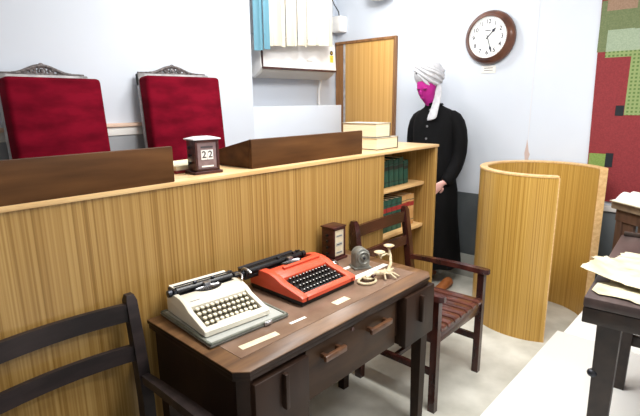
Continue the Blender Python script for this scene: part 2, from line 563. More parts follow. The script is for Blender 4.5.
# two thick law books lying on the bench
for (x0, y0, z0, wx, dy, h, lab, rz) in ((2.19, 1.60, BZ, 0.215, 0.25, 0.070, 'thick cream-paged law book lying on the bench, lower of the pair', 0),
                                         (2.195, 1.612, BZ + 0.070, 0.145, 0.25, 0.082, 'thick law book with pale cover lying on top of another book', 2)):
    t = thing('law_book', (x0 + wx / 2, y0 + dy / 2, z0), lab, 'book', rz * .5, 'thick books stacked on the bench')
    a, b = wx / 2, dy / 2
    q = MB().box(-a, a, -b, b, 0, 0.004, 0.001).box(a - 0.005, a, -b, b, 0, h, 0.001).box(-a, a, -b, b, h - 0.004, h, 0.001, mi=1)
    q.build('cover', [M['coverd'], M['cover']], t, world=False)
    MB().box(-a + 0.004, a - 0.005, -b + 0.004, b - 0.004, 0.004, h - 0.004).build('page_block', M['pages'], t, world=False)

# dark bench-top screens
t = thing('bench_screen', (0.2, 1.66, BZ), 'long dark wooden screen board on the bench in front of the left chair', 'screen board', group='dark screen boards on the bench')
MB().box(-1.2, 0.866, 1.524, 1.544, BZ, 1.349, 0.003).build('front_board', M['tray'], t)
for xx in (-1.2, 0.846):
    MB().prism([(1.544, BZ), (1.81, BZ), (1.81, 1.285), (1.544, 1.347)], 'x', xx, xx + 0.02, 0.002).build('side_board', M['tray'], t)
t = thing('bench_screen', (1.62, 1.66, BZ), 'shorter dark wooden screen board on the bench between calendar and thick books', 'screen board', group='dark screen boards on the bench')
MB().box(1.25, 2.005, 1.56, 1.58, BZ, 1.346, 0.003).build('front_board', M['tray'], t)
for xx in (1.25, 1.985):
    MB().prism([(1.58, BZ), (1.83, BZ), (1.83, 1.285), (1.58, 1.344)], 'x', xx, xx + 0.02, 0.002).build('side_board', M['tray'], t)

# red book and papers behind the bench calendar
t = thing('account_book', (1.07, 1.785, BZ), 'red covered book lying open-edged behind the bench calendar', 'book', 4)
q = MB().box(-0.11, 0.11, -0.09, 0.09, 0, 0.012, 0.002)
q.build('cover', M['redcover'], t, world=False)
MB().box(-0.105, 0.105, -0.085, 0.085, 0.012, 0.03).build('page_block', M['pages'], t, world=False)


# perpetual calendars
def calendar(loc, rz, w, d, h, label, roof, face, number, knobs):
    t = thing('perpetual_calendar', loc, label, 'desk calendar', rz)
    a, b = w / 2, d / 2
    MB().box(-a - 0.010, a + 0.010, -b - 0.010, b + 0.010, 0, 0.012, 0.003).build('base', M['mahog'], t, world=False)
    q = MB().box(-a, a, -b + 0.004, b, 0.012, h, 0.002)
    f = 0.011
    q.box(-a, -a + f, -b - 0.003, -b + 0.006, 0.012, h, 0.002).box(a - f, a, -b - 0.003, -b + 0.006, 0.012, h, 0.002)
    q.box(-a, a, -b - 0.003, -b + 0.006, 0.012, 0.022, 0.002).box(-a, a, -b - 0.003, -b + 0.006, h - 0.010, h, 0.002)
    q.build('body', M['mahog'], t, world=False)
    q = MB()
    if roof:
        for i in range(1):
            q.loft([[(-a - .008, -b - .008, h), (a + .008, -b - .008, h), (a + .008, b + .008, h), (-a - .008, b + .008, h)],
                    [(-a - .008, -b - .008, h + .004), (a + .008, -b - .008, h + .004), (a + .008, b + .008, h + .004), (-a - .008, b + .008, h + .004)],
                    [(-a * .6, -b * .5, h + .012), (a * .6, -b * .5, h + .012), (a * .6, b * .5, h + .012), (-a * .6, b * .5, h + .012)]])
        q.build('roof', M['roofsilver'], t, world=False, smooth=20)
    else:
        q.box(-a - 0.005, a + 0.005, -b - 0.006, b + 0.005, h, h + 0.008, 0.003).build('roof', M['mahog'], t, world=False)
    pl = MB().box(-a + f, a - f, -b + 0.001, -b + 0.005, 0.022, h - 0.010).build('face_plate', face, t, world=False)
    T = lambda x, z: TR(x, -b + 0.0002, z, 90)
    if number:
        for cx in (-0.0135, 0.0135):
            q = MB().box(cx - .0125, cx + .0125, -b - 0.0005, -b + 0.002, h * .42, h * .42 + 0.038, mi=0)
            q.text('2', 0.038, TR(cx, -b - 0.0009, h * .42 + 0.019, 90), 1)
            q.build('date_card', [M['white'], M['ink']], t, world=False)
        MB().box(-0.026, 0.026, -b - 0.0003, -b + 0.002, h * .2, h * .2 + 0.006).build('month_card', M['white'], t, world=False)
        MB().box(-0.026, 0.026, -b - 0.0003, -b + 0.002, h * .76, h * .76 + 0.007).build('day_card', M['ink'], t, world=False)
    else:
        for nm, z, hh in (('day_card', h * .72, .010), ('date_card', h * .44, .016), ('month_card', h * .2, .010)):
            q = MB().box(-a * .5, a * .5, -b - 0.0003, -b + 0.002, z, z + hh, mi=0)
            q.box(-a * .4, a * .4, -b - 0.0006, -b + 0.002, z + hh * .35, z + hh * .65, mi=1)
            q.build(nm, [M['caselin'], M['ink']], t, world=False)
    for s in (-1, 1):
        for z in knobs:
            q = MB()
            q.cyl(0.003, 0, 0.006, 10, TR(s * a, -b * .1, z, 0, s * 90)).cyl(0.007, 0.006, 0.013, 12, TR(s * a, -b * .1, z, 0, s * 90))
            q.build('knob', M['black'], t, world=False)
    return t


calendar((1.062, 1.635, BZ), -6, 0.104, 0.07, 0.135, 'dark wood perpetual calendar with pale roof showing 22 on the bench', True, M['label'], True, (0.045, 0.075, 0.105))
calendar((1.645, 1.452, 0.751), 0, 0.086, 0.075, 0.158, 'dark wood perpetual calendar with cream face standing on the writing desk', False, M['cream'], False, (0.035, 0.065, 0.095, 0.125))

# ------------------------------------------------------------------ judge chairs behind the bench


def judge_chair(loc, rz, wd, label, Hh=1.235):
    t = thing('judge_chair', loc, label, 'chair', rz, 'crimson high-backed judge chairs')
    a = wd / 2
    rec = TR(0, 0.10, 0.45, -5)
    # back frame (grey): stiles and rails
    q = MB().box(-a + .012, -a + 0.06, 0.05, 0.085, 0, Hh, 0.006, rec).box(a - 0.06, a - .005, 0.05, 0.085, 0, Hh, 0.006, rec)
    q.box(-a + .012, a - .005, 0.05, 0.085, Hh - 0.075, Hh, 0.006, rec).box(-a + .06, a - .06, 0.055, 0.08, 0.02, Hh - .07, 0.0, rec)
    q.build('back_frame', M['silver'], t, world=False)
    # padded velvet back
    q = MB().box(-a + 0.008, a + 0.012, -0.055, 0.05, 0.03, Hh - 0.025, 0.022, rec, seg=4)
    q.build('backrest', M['velvet'], t, world=False)
    # carved pierced crest
    q = MB()
    cw = a * 0.5
    y0 = 0.068

    def P(x, z): return rec @ Vector((x, y0, Hh + z))
    arch = [P(x, 0.004 + 0.042 * (0.5 + 0.5 * math.cos(PI * x / (cw * 1.25)))) for x in [cw * 1.25 * (i / 14 - 1) for i in range(29)]]
    q.tube(arch, 0.010, 8)
    q.tube([P(-a * 0.92, 0.004), P(-a * .7, 0.006), P(-cw * 1.2, 0.006), P(0, 0.004), P(cw * 1.2, 0.006), P(a * .7, .006), P(a * 0.92, 0.004)], 0.006, 8)
    for s in (-1, 1):
        sp = [P(s * (0.048 + (0.021 - 0.0011 * i) * math.cos(i * .55)), 0.021 + (0.017 - 0.0009 * i) * math.sin(i * .55)) for i in range(16)]
        q.tube(sp, 0.0075, 6)
        q.tube([P(s * 0.075, 0.008), P(s * 0.09, 0.02), P(s * 0.105, 0.014), P(s * .13, 0.008)], 0.006, 6)
        q.tube([P(s * 0.012, 0.004), P(s * 0.02, 0.02), P(s * 0.012, 0.036), P(0, 0.045)], 0.0055, 6)
    q.ball(0.012, rec @ TR(0, y0, Hh + 0.05), sc=(1.2, .7, 1))
    q.ball(0.010, rec @ TR(0, y0, Hh + 0.02), sc=(1, .7, 1.4))
    q.build('crest', M['crest'], t, world=False)
    MB().box(-a, a, -0.42, 0.10, 0.36, 0.47, 0.03, seg=3).build('seat', M['velvet'], t, world=False)
    MB().box(-a + .01, a - .01, -0.41, 0.10, 0.30, 0.36, 0.006).build('seat_frame', M['silver'], t, world=False)
    for sx in (-1, 1):
        for y in (-0.37, 0.10):
            MB().cyl(0.02, 0, 0.31, 12, TR(sx * (a - .05), y, 0), r2=0.03).build('leg', M['silver'], t, world=False)
        MB().tube([(sx * (a + .02), 0.12, 0.70), (sx * (a + .03), -0.1, 0.71), (sx * (a + .03), -0.36, 0.68), (sx * (a + .03), -0.38, 0.62), (sx * (a - .01), -0.37, 0.36)], 0.018, 10).build('armrest', M['silver'], t, world=False)
    return t


judge_chair((1.632, 2.52, 0), 0, 0.51, 'crimson velvet high-backed chair behind the bench, brighter one beside the calendar')
judge_chair((0.905, 2.52, 0), 6, 0.47, 'crimson velvet high-backed chair behind the long dark screen board, partly cut by the frame', 1.208)

# ------------------------------------------------------------------ air conditioner, blinds, junction box, wall fitting
ac = thing('air_conditioner', (3.0, 3.1, 1.66), 'white split air conditioner on the recess wall beneath the hanging blinds', 'air conditioner')
prof = [(YR - .004, 1.70), (YR - .004, 2.03), (3.06, 2.03), (3.02, 2.0), (3.0, 1.77), (3.03, 1.735), (3.10, 1.70)]
MB().prism(prof, 'x', 2.535, 3.44, 0.004).build('body', M['acw'], ac)
MB().prism([(3.018, 2.0), (2.998, 1.775), (2.988, 1.775), (3.006, 2.0)], 'x', 2.555, 3.432, 0.002).build('front_panel', M['acw'], ac)
MB().prism([(2.999, 1.776), (2.987, 1.776), (2.985, 1.760), (2.999, 1.760)], 'x', 2.545, 3.436).box(2.545, 2.556, 2.99, 3.004, 1.77, 1.99, mtx=TR(0, 0.004, 0)).build('dark_trim', M['mahog'], ac)
MB().prism([(2.998, 1.758), (3.03, 1.728), (3.10, 1.693), (3.10, 1.70), (3.03, 1.737), (3.0, 1.765)], 'x', 2.56, 3.42).build('louvre', M['acgrey'], ac)
q = MB().box(3.355, 3.395, 2.987, 3.0, 1.845, 1.905, mtx=TR(0, 0.004, 0))
q.box(3.358, 3.392, 2.986, 2.99, 1.875, 1.878, mi=2, mtx=TR(0, 0.004, 0))
q.cyl(0.019, 0, 0.002, 20, TR(3.375, 2.995, 1.928, 90), mi=1).cyl(0.007, 0, 0.0035, 5, TR(3.375, 2.994, 1.928, 90), mi=0)
q.build('energy_sticker', [M['yellow'], M['mahog'], M['ink']], ac)
MB().box(3.05, 3.12, 2.984, 2.99, 1.84, 1.848, mtx=TR(0, 0.006, 0)).build('badge', M['acgrey'], ac)
MB().tube([(3.40, 3.15, 1.70), (3.40, 3.18, 1.6), (3.41, 3.19, 1.46)], 0.012).build('pipe', M['acw'], ac)

bl = thing('vertical_blind', (2.85, 2.885, 2.6), 'cream vertical blind strips with blue ones at the left, above the air conditioner', 'blinds')
MB().box(2.36, 3.30, 2.865, 2.905, 2.62, 2.66, 0.004).build('head_rail', M['acw'], bl)
random.seed(3)
xs = 2.385
k = 0
while xs < 3.255:
    blue = k < 3
    wdt = 0.052 if blue else random.uniform(0.055, 0.095)
    zb = (1.885 if blue else 1.905) + 0.085 * (xs - 2.4) / 0.95 + random.uniform(-.008, .008)
    a = random.uniform(12, 35) * (1 if k % 2 else -1)
    q = MB()
    pr = [(-wdt / 2 + wdt * i / 6, 0.004 * math.sin(PI * i / 6)) for i in range(7)]
    pr = pr + [(px, py + 0.0015) for px, py in reversed(pr)]
    q.prism(pr, 'z', zb, 2.625, mtx=TR(xs + wdt / 2, 2.885 + 0.006 * (k % 2), 0, 0, 0, a))
    q.build('strip', M['blindb'] if blue else M['blindc'], bl)
    xs += wdt * 0.93
    k += 1

t = thing('junction_box', (3.655, 3.17, 2.14), 'small white box on the wall above the door, beside the blinds', 'junction box')
MB().box(3.6, XW, 3.08, 3.21, 2.145, 2.29, 0.006).build('housing', M['acw'], t)
MB().box(3.594, 3.601, 3.09, 3.20, 2.155, 2.28, 0.003).build('cover_plate', M['trimw'], t)
tag(MB().tube([(3.63, 3.12, 2.292), (3.62, 3.12, 2.33), (3.60, 3.16, 2.4), (3.58, 3.19, 2.5), (3.58, 3.2, 2.69)], 0.005, 8).build('cable', M['black']),
    'thin dark cable running up from the small white wall box', 'cable')
t = thing('wall_lamp', (3.6, 2.62, 2.35), 'white rounded fitting high on the wall, cut by the top of the frame', 'wall lamp')
MB().lathe([(0, 0), (0.05, 0.004), (0.10, 0.02), (0.125, 0.05), (0.13, 0.09), (0, 0.09)], 32, TR(3.57, 2.62, 2.352)).build('shade', M['acw'], t)
MB().box(3.56, XW, 2.58, 2.66, 2.43, 2.50, 0.01).build('bracket', M['acgrey'], t)
MB().lathe([(0.126, 0.05), (0.133, 0.055), (0.133, 0.06), (0.128, 0.065)], 32, TR(3.57, 2.62, 2.352)).build('rim', M['gunmetal'], t)

# ------------------------------------------------------------------ wall clock, its card
ck = bpy.data.objects.new('wall_clock', None)
C.objects.link(ck)
ck.matrix_world = Matrix(((0, 0, -1, XW), (-1, 0, 0, 1.637), (0, 1, 0, 1.962), (0, 0, 0, 1)))
tag(ck, 'round wooden wall clock with white dial on the white wall', 'clock')
MB().lathe([(0, 0), (0.185, 0), (0.197, 0.010), (0.198, 0.024), (0.192, 0.038), (0.178, 0.054), (0.170, 0.058), (0.164, 0.068), (0.158, 0.078), (0.152, 0.080), (0.150, 0.062), (0, 0.062)], 64).build('rim', M['clockrim'], ck, world=False, smooth=50)
q = MB().cyl(0.1505, 0.060, 0.063, 64, mi=0)
for h in range(1, 13):
    a = R(90 - 30 * h)
    q.text(str(h), 0.043, TR(0.112 * math.cos(a), 0.112 * math.sin(a), 0.0636), 1)
for k in range(60):
    a = R(6 * k)
    mt = TR(0.141 * math.cos(a), 0.141 * math.sin(a), 0.0632, 0, 0, math.degrees(a))
    q.box(-0.0035, 0.0035, -0.0007, 0.0007, 0, 0.0005, mtx=mt, mi=1)
q.box(-0.022, 0.022, 0.045, 0.052, 0.063, 0.0635, mi=1)
q.build('dial', [M['dial'], M['navy']], ck, world=False)


def hand(name, ang, L, wd, z):
    mt = TR(0, 0, z, 0, 0, -ang)
    MB().prism([(-wd * .5, -0.018), (wd * .5, -0.018), (wd * .5, L * .55), (wd * 1.7, L * .68), (0, L), (-wd * 1.7, L * .68), (-wd * .5, L * .55)], 'z', 0, 0.0015, mtx=mt).build(name, M['navy'], ck, world=False)


hand('hour_hand', 43.5, 0.09, 0.007, 0.065)
hand('minute_hand', 162, 0.124, 0.005, 0.068)
MB().cyl(0.007, 0.039, 0.049, 16).build('hub', M['navy'], ck, world=False)
MB().lathe([(0, 0.062), (0.08, 0.0605), (0.143, 0.056)], 48).build('glass', M['glass'], ck, world=False)
q = MB().box(XW - 0.004, XW, 1.583, 1.697, 1.70, 1.757, 0.001)
for z in (1.737, 1.72):
    q.box(XW - 0.0048, XW - 0.004, 1.605, 1.675, z, z + 0.004, mi=1)
tag(q.build('wall_card', [M['white'], M['ink']]), 'small white printed card on the wall under the clock', 'card')

# ------------------------------------------------------------------ patchwork wall hanging at far right
H = hanging_mat() + [check_mat()]
wh = thing('wall_hanging', (XW, 0.3, 0.80), 'red and green patchwork cloth hanging on the wall at far right', 'wall hanging')
Y0 = 0.905


def patch_rows(q, ya, yb, za, zb, mi, dx):
    q.box(XW - 0.012 - dx, XW - 0.002, yb, ya, za, zb, mi=mi)


# slightly slanting left edge
MB().prism([(0.865, 0.80), (0.908, 2.66), (-0.6, 2.66), (-0.6, 0.80)], 'x', XW - 0.012, XW - 0.002).build('cloth', H[0], wh)
for nm, ya, yb, za, zb, mi, dx in (
        ('patch', 0.892, 0.55, 1.80, 2.12, 2, 0.0010),
        ('patch', 0.84, 0.55, 1.795, 1.935, 3, 0.0016),
        ('patch', 0.86, 0.69, 2.055, 2.5, 5, 0.0016),
        ('patch', 0.69, 0.3, 1.93, 2.5, 2, 0.0022),
        ('patch', 0.84, 0.30, 1.762, 1.80, 6, 0.0022),
        ('patch', 0.690, 0.30, 1.39, 1.78, 6, 0.0018),
        ('patch', 0.742, 0.693, 1.385, 1.452, 4, 0.0026),
        ('patch', 0.866, 0.765, 0.90, 1.128, 1, 0.0014),
        ('patch', 0.765, 0.72, 1.04, 1.135, 4, 0.0022)):
    q = MB()
    patch_rows(q, ya, yb, za, zb, 0, dx)
    q.build(nm, H[mi], wh)

# ------------------------------------------------------------------ curved witness box
wb = thing('witness_box', (3.262, 1.03, 0), 'curved teak veneered witness box with an opening, beside the platform', 'witness box')
A0, A1 = R(-58), R(211)
ro, ri, hz = 0.392, 0.347, 1.06
prof = [(ri, 0.0), (ro, 0.0), (ro, hz - 0.012), (ri, hz - 0.012), (ri, 0.0)]
q = MB().lathe(prof, 72, TR(3.262, 1.03, 0), a0=A0, a1=A1)
for a in (A0, A1):
    c, s = math.cos(a), math.sin(a)
    v = [(3.262 + r * c, 1.03 + r * s, z) for r, z in prof[:4]]
    q._add(v, [(0, 1, 2, 3)])
bmesh.ops.recalc_face_normals(q.bm, faces=q.bm.faces)
q.build('curved_panel', M['veneer_c'], wb)
prof = [(ri - 0.003, hz - 0.012), (ro + 0.003, hz - 0.012), (ro + 0.003, hz - 0.003), (ro, hz), (ri, hz), (ri - 0.003, hz - 0.003), (ri - 0.003, hz - 0.012)]
q = MB().lathe(prof, 72, TR(3.262, 1.03, 0), a0=A0, a1=A1)
for a in (A0, A1):
    c, s = math.cos(a), math.sin(a)
    q._add([(3.262 + r * c, 1.03 + r * s, z) for r, z in prof[:6]], [(0, 1, 2, 3, 4, 5)])
q.build('top_rim', M['edge'], wb)
for a in (A0, A1):
    mt = TR(3.262, 1.03, 0, 0, 0, math.degrees(a))
    s = 1 if a == A1 else -1
    MB().box(ri - 0.001, ro + 0.001, min(0, s * 0.006), max(0, s * 0.006), 0, hz - 0.012, mtx=mt).build('edge_strip', M['edge'], wb)

# ------------------------------------------------------------------ mannequin in barrister's black with turban
mn = thing('mannequin', (3.42, 1.925, 0), 'mannequin in black buttoned coat and robe with magenta face and white turban', 'mannequin', -90)


def skin_body(name, verts, edges, radii, mats, parent, root=0, face_mat=None):
    me = bpy.data.meshes.new(name)
    me.from_pydata(verts, edges, [])
    o = bpy.data.objects.new(name, me)
    C.objects.link(o)
    sk = o.modifiers.new('skin', 'SKIN')
    sk.use_smooth_shade = True
    ss = o.modifiers.new('sub', 'SUBSURF')
    ss.levels = ss.render_levels = 2
    for i, r in enumerate(radii):
        rr = r if isinstance(r, tuple) else (r, r)
        me.skin_vertices[0].data[i].radius = rr
        me.skin_vertices[0].data[i].use_root = (i == root)
    dg = bpy.context.evaluated_depsgraph_get()
    m2 = bpy.data.meshes.new_from_object(o.evaluated_get(dg))
    bpy.data.objects.remove(o)
    o = bpy.data.objects.new(name, m2)
    C.objects.link(o)
    m2.materials.clear()
    for x in mats:
        m2.materials.append(x)
    for p in m2.polygons:
        p.use_smooth = True
        if face_mat:
            p.material_index = face_mat(p.center)
    if parent: o.parent = parent
    return o


V, E_, RA = [], [], []


def chain(pts, start=None):
    prev = start
    ids = []
    for p, r in pts:
        V.append(p)
        RA.append(r)
        i = len(V) - 1
        if prev is not None: E_.append((prev, i))
        prev = i
        ids.append(i)
    return ids


sp = chain([((0, 0, 0.92), (0.12, 0.09)), ((0, 0, 1.10), (0.11, 0.08)), ((0, 0.0, 1.28), (0.12, 0.075)), ((0, 0.0, 1.385), (0.06, 0.05)),
            ((-.01, -0.03, 1.45), 0.043), ((-.025, -0.065, 1.50), (0.044, .05)), ((-.04, -0.09, 1.555), (0.068, 0.08)), ((-.045, -0.085, 1.62), (0.082, 0.098)), ((-.04, -0.065, 1.69), (0.065, 0.08))])
for s in (-1, 1):
    hip = chain([((s * 0.09, 0, 0.84), 0.08), ((s * 0.10, 0.0 if s > 0 else 0.06, 0.48), 0.055), ((s * 0.115, 0.02 if s > 0 else 0.14, 0.10), 0.04)], sp[0])
    if s > 0:   # its left arm: forearm across the front of the thigh
        chain([((0.14, 0, 1.34), 0.045), ((0.205, 0.02, 1.10), 0.042), ((0.185, -0.07, 0.92), 0.034), ((0.16, -0.13, 0.86), 0.026)], sp[2])
    else:
        chain([((-0.14, 0, 1.34), 0.045), ((-0.205, 0.03, 1.10), 0.042), ((-0.205, -0.03, 0.86), 0.03)], sp[2])
body = skin_body('body', V, E_, RA, [M['magenta'], M['skin']], mn, 0, lambda c: 0 if c.z > 1.38 else 1)

# faint face relief under the stretched cloth: nose, brow hollows' rims, mouth
q = MB()
q.ball(0.012, TR(-.04, -0.176, 1.555, 20), sc=(0.8, .8, 1.7))
q.ball(0.016, TR(-0.068, -0.158, 1.588), sc=(1.2, .4, .5)).ball(0.016, TR(-0.012, -0.158, 1.588), sc=(1.2, .4, .5))
q.ball(0.013, TR(-.036, -0.160, 1.518), sc=(1.5, .5, .4))
q.build('face_relief', M['magenta'], mn, world=False, subsurf=1)
for ex in (-.068, -.012):
    MB().box(ex - .014, ex + .014, -0.169, -0.160, 1.576, 1.580, 0.0015).build('eye_slit', M['mahog'], mn, world=False)


def hand_mesh(name, wrist, dirv, nrm, parent, s=1.0):
    """palm and five separate, unequal, bent fingers; dirv = pointing direction, nrm = back of the hand"""
    dv = Vector(dirv).normalized()
    nv = Vector(nrm)
    nv = (nv - dv * nv.dot(dv)).normalized()
    sv = dv.cross(nv)
    wv = Vector(wrist)
    P = lambda a, b, c: wv + dv * a * s + sv * b * s + nv * c * s
    q = MB()
    ring = lambda a, w_, t_: [tuple(P(a, w_ * math.cos(k * PI / 6), t_ * math.sin(k * PI / 6))) for k in range(12)]
    q.loft([ring(-0.02, .024, .019), ring(0.0, .025, .018), ring(.03, .035, .017), ring(.06, .041, .015), ring(.085, .040, .013), ring(.094, .034, .009)])
    for b, L in ((-.030, .070), (-.010, .082), (.010, .076), (.029, .060)):
        q.tube([P(.075, b, 0), P(.09 + L * .33, b * 1.05, -.004), P(.09 + L * .68, b * 1.08, -.016), P(.09 + L, b * 1.08, -.034)], [.0095, .0092, .008, .0058], 8)
    q.tube([P(.02, -.03, -.004), P(.045, -.052, -.012), P(.07, -.058, -.022), P(.09, -.053, -.03)], [.012, .0115, .0095, .006], 8)
    return q.build(name, M['skin'], parent, world=False, smooth=60, subsurf=1)


hand_mesh('hand', (0.160, -0.145, 0.868), (-0.62, -0.2, -0.62), (0.45, -0.8, -0.1), mn, 0.9)
hand_mesh('hand', (-0.215, -0.04, 0.85), (0.0, -0.15, -1), (-1, -0.2, 0), mn, 0.9)


def ering(z, a, b, cx=0, cy=0, n=28, pw=2.3, fold=0.0, nf=9, ph=0.0):
    o = []
    for k in range(n):
        th = 2 * PI * k / n
        c, s = math.cos(th), math.sin(th)
        f = 1 + fold * math.sin(nf * th + ph)
        o.append((cx + a * f * math.copysign(abs(c) ** (2 / pw), c), cy + b * f * math.copysign(abs(s) ** (2 / pw), s), z))
    return o


# coat: torso + sleeves
q = MB()
q.loft([ering(0.80, .200, .165, 0, 0, fold=.015), ering(0.95, .182, .150), ering(1.10, .175, .135), ering(1.25, .186, .130), ering(1.33, .190, .118, 0, .005),
        ering(1.395, .176, .100, 0, .005), ering(1.43, .12, .08, 0, -.005), ering(1.45, .066, .064, -.005, -.02), ering(1.485, .056, .058, -.015, -.042), ering(1.48, .048, .05, -.015, -.042)])
q.build('coat', M['robe'], mn, world=False, smooth=60, subsurf=1)
for s in (-1, 1):
    q = MB()
    if s > 0:
        pts = [(.09, .005, 1.385), (.160, .01, 1.365), (.203, .015, 1.27), (.217, .02, 1.10), (.207, -.03, .98), (.18, -.095, .89), (.165, -.12, .868)]
    else:
        pts = [(-.09, .005, 1.385), (-.160, .01, 1.365), (-.203, .015, 1.27), (-.212, .03, 1.10), (-.212, .0, .97), (-.206, -.03, .89), (-.205, -.034, .86)]
    q.tube(pts, [.055, .068, .066, .058, .056, .052, .048], 16)
    q.build('sleeve', M['robe'], mn, world=False, smooth=60, subsurf=1)
q = MB()
q.loft([ering(0.88, .18, .15, fold=.0), ering(0.80, .198, .165, fold=.02), ering(0.6, .200, .172, .0, .01, fold=.035), ering(0.35, .212, .178, 0.012, .02, fold=.05), ering(0.15, .222, .185, 0.02, .03, fold=.06), ering(0.145, .20, .17, 0.02, .03, fold=.06)])
q.build('robe_skirt', M['robe'], mn, world=False, smooth=60)
for z, y in ((1.425, -.090), (1.385, -.105), (1.30, -.127), (1.205, -.134), (1.10, -.139), (1.0, -.146)):
    q = MB()
    q.cyl(0.0085, 0, 0.006, 14, TR(0, y, z, 90))
    q.build('button', M['steel'], mn, world=False)
# white band at collar
MB().loft([ering(1.462, .068, .066, 0, -.026), ering(1.476, .064, .064, 0, -.036), ering(1.476, .058, .06, 0, -.036), ering(1.462, .06, .06, 0, -.026)], cap=False).build('collar', M['robe'], mn, world=False, smooth=60)
# turban: wound bands over a crown, slanting down at its left
q = MB()
tm = TR(-.050, -0.058, 1.684, -12, 26)
q.ball(0.116, tm @ TR(0, 0, 0.012), n=32, sc=(1.0, 1.1, 0.98))
for i in range(6):
    zz = -0.042 + i * 0.026
    tilt = TR(0, 0, zz, random.uniform(-7, 7), random.uniform(-12, 12))
    rr = 0.112 * math.sqrt(max(0.05, 1 - ((zz - .012) / 0.118) ** 2)) - 0.002
    ring = [tm @ tilt @ Vector((rr * math.cos(a), rr * 1.1 * math.sin(a), 0.004 * math.sin(3 * a + i))) for a in [2 * PI * k / 36 for k in range(37)]]
    q.tube(ring, 0.013, 8)
q.build('turban', M['turban'], mn, world=False, smooth=70, subsurf=1)
q = MB()
tp = [(.045, -.05, 1.625), (.062, -.085, 1.55), (.060, -.105, 1.49), (.052, -.122, 1.43), (.045, -.135, 1.385), (.04, -.142, 1.345)]
rings = []
for i, (px, py, pz) in enumerate(tp):
    wq = [.024, .028, .032, .036, .042, .046][i]
    rings.append([(px + wq * math.cos(k * PI / 7), py + .012 * math.sin(k * PI / 7) + .003 * math.cos(4 * k * PI / 7), pz + 0.25 * wq * math.cos(k * PI / 7) * (i > 2)) for k in range(14)])
q.loft(rings)
q.build('turban_tail', M['turban'], mn, world=False, smooth=70, subsurf=1)
MB().ball(0.006, TR(-.085, -.176, 1.70)).build('turban_pin', M['black'], mn, world=False)
for (sx, sy) in ((0.212, -0.085), (-0.02, 0.06)):
    q = MB()
    rings = []
    for y, a, h in ((.07, .022, .05), (.05, .034, .085), (0, .036, .095), (-.05, .038, .07), (-.10, .043, .055), (-.15, .04, .045), (-.18, .024, .03)):
        rings.append([(sx + a * math.cos(k * PI / 8), sy + y, max(0.0, h * .5 + h * .5 * math.sin(k * PI / 8))) for k in range(16)])
    q.loft(rings)
    q.build('shoe', M['shoe'], mn, world=False, smooth=60, subsurf=1)

# ------------------------------------------------------------------ writing desk
dk = thing('writing_desk', (1.243, 1.24, 0), 'dark brown wooden writing desk carrying the two typewriters', 'desk')
X0, X1, Yf, Yb = 0.703, 1.785, 0.972, 1.505
q = MB()
octo = [(X0 + .036, Yf), (X1 - .05, Yf), (X1, Yf + .036), (X1, Yb), (X0, Yb), (X0, Yf + .036)]
q.prism(octo, 'z', 0.7465, 0.75, 0.0012, mi=0)
q.prism(octo, 'z', 0.735, 0.7465, 0.001, mi=1)
q.prism([(px + (.004 if px < 1.2 else -.004), py + (.004 if py < 1.2 else -.002)) for px, py in octo], 'z', 0.715, 0.735, 0.002, mi=1)
q.build('tabletop', [M['desktop'], M['desk']], dk)
MB().box(X0 + .062, X1 - .055, Yf + .075, Yb - .02, 0.7498, 0.7512).build('writing_surface', M['mat'], dk)
MB().box(X0 + .012, X0 + .03, Yf + .05, Yb - .03, 0.45, 0.715).build('side_panel', M['desk'], dk)
MB().box(X1 - .03, X1 - .012, Yf + .05, Yb - .03, 0.48, 0.715).build('side_panel', M['desk'], dk)
# carcass boxes behind the two cupboard fronts and the wide drawer
MB().box(X0 + .03, 0.972, 1.0, Yb - .03, 0.475, 0.715).build('cupboard', M['desk'], dk)
MB().box(1.548, X1 - .03, 1.0, Yb - .03, 0.49, 0.715).build('cupboard', M['desk'], dk)
MB().box(0.972, 1.548, 1.012, Yb - .03, 0.53, 0.715).build('drawer_case', M['desk'], dk)
# chamfered corner posts
MB().prism([(X0 + .012, Yf + .05), (X0 + .012, Yf + .038), (X0 + .042, Yf + .012), (X0 + .055, Yf + .012), (X0 + .055, Yf + .05)], 'z', 0.4, 0.715).build('corner_post', M['desk'], dk)
dr = MB().box(0.985, 1.505, 0.992, 1.013, 0.512, 0.708, 0.003).build('drawer', M['drawer'], dk)
for xa, xb in ((1.045, 1.155), (1.30, 1.435)):
    q = MB().box(xa, xb, 0.955, 0.972, 0.645, 0.668, 0.005).box(xa + .01, xa + .024, 0.968, 0.994, 0.648, 0.664).box(xb - .024, xb - .01, 0.968, 0.994, 0.648, 0.664)
    q.build('handle', M['handle'], dr)
MB().cyl(0.008, 0, 0.004, 16, TR(1.225, 0.992, 0.69, 90)).build('keyhole', M['mahog'], dr)
for xa, xb, za, zb, hx in ((0.748, 0.972, 0.478, 0.712, 0.86), (1.543, 1.766, 0.486, 0.722, 1.648)):
    dd = MB().box(xa, xb, 0.964, 1.0, za, zb - .01, 0.004).build('cupboard_door', M['desk'], dk)
    MB().box(hx - .008, hx + .008, 0.944, 0.966, 0.575, 0.695, 0.004).build('handle', M['desk'], dd)
for lx, ly in ((X0 + .035, Yf + .05), (X1 - .044, Yf + .045), (X0 + .04, Yb - .05), (X1 - .06, Yb - .05)):
    MB().loft([[(lx + s * a, ly + u * a, z) for s, u in ((-1, -1), (1, -1), (1, 1), (-1, 1))] for z, a in ((0, .020), (.49, .026))]).build('leg', M['desk'], dk, smooth=20)

# ------------------------------------------------------------------ armchairs


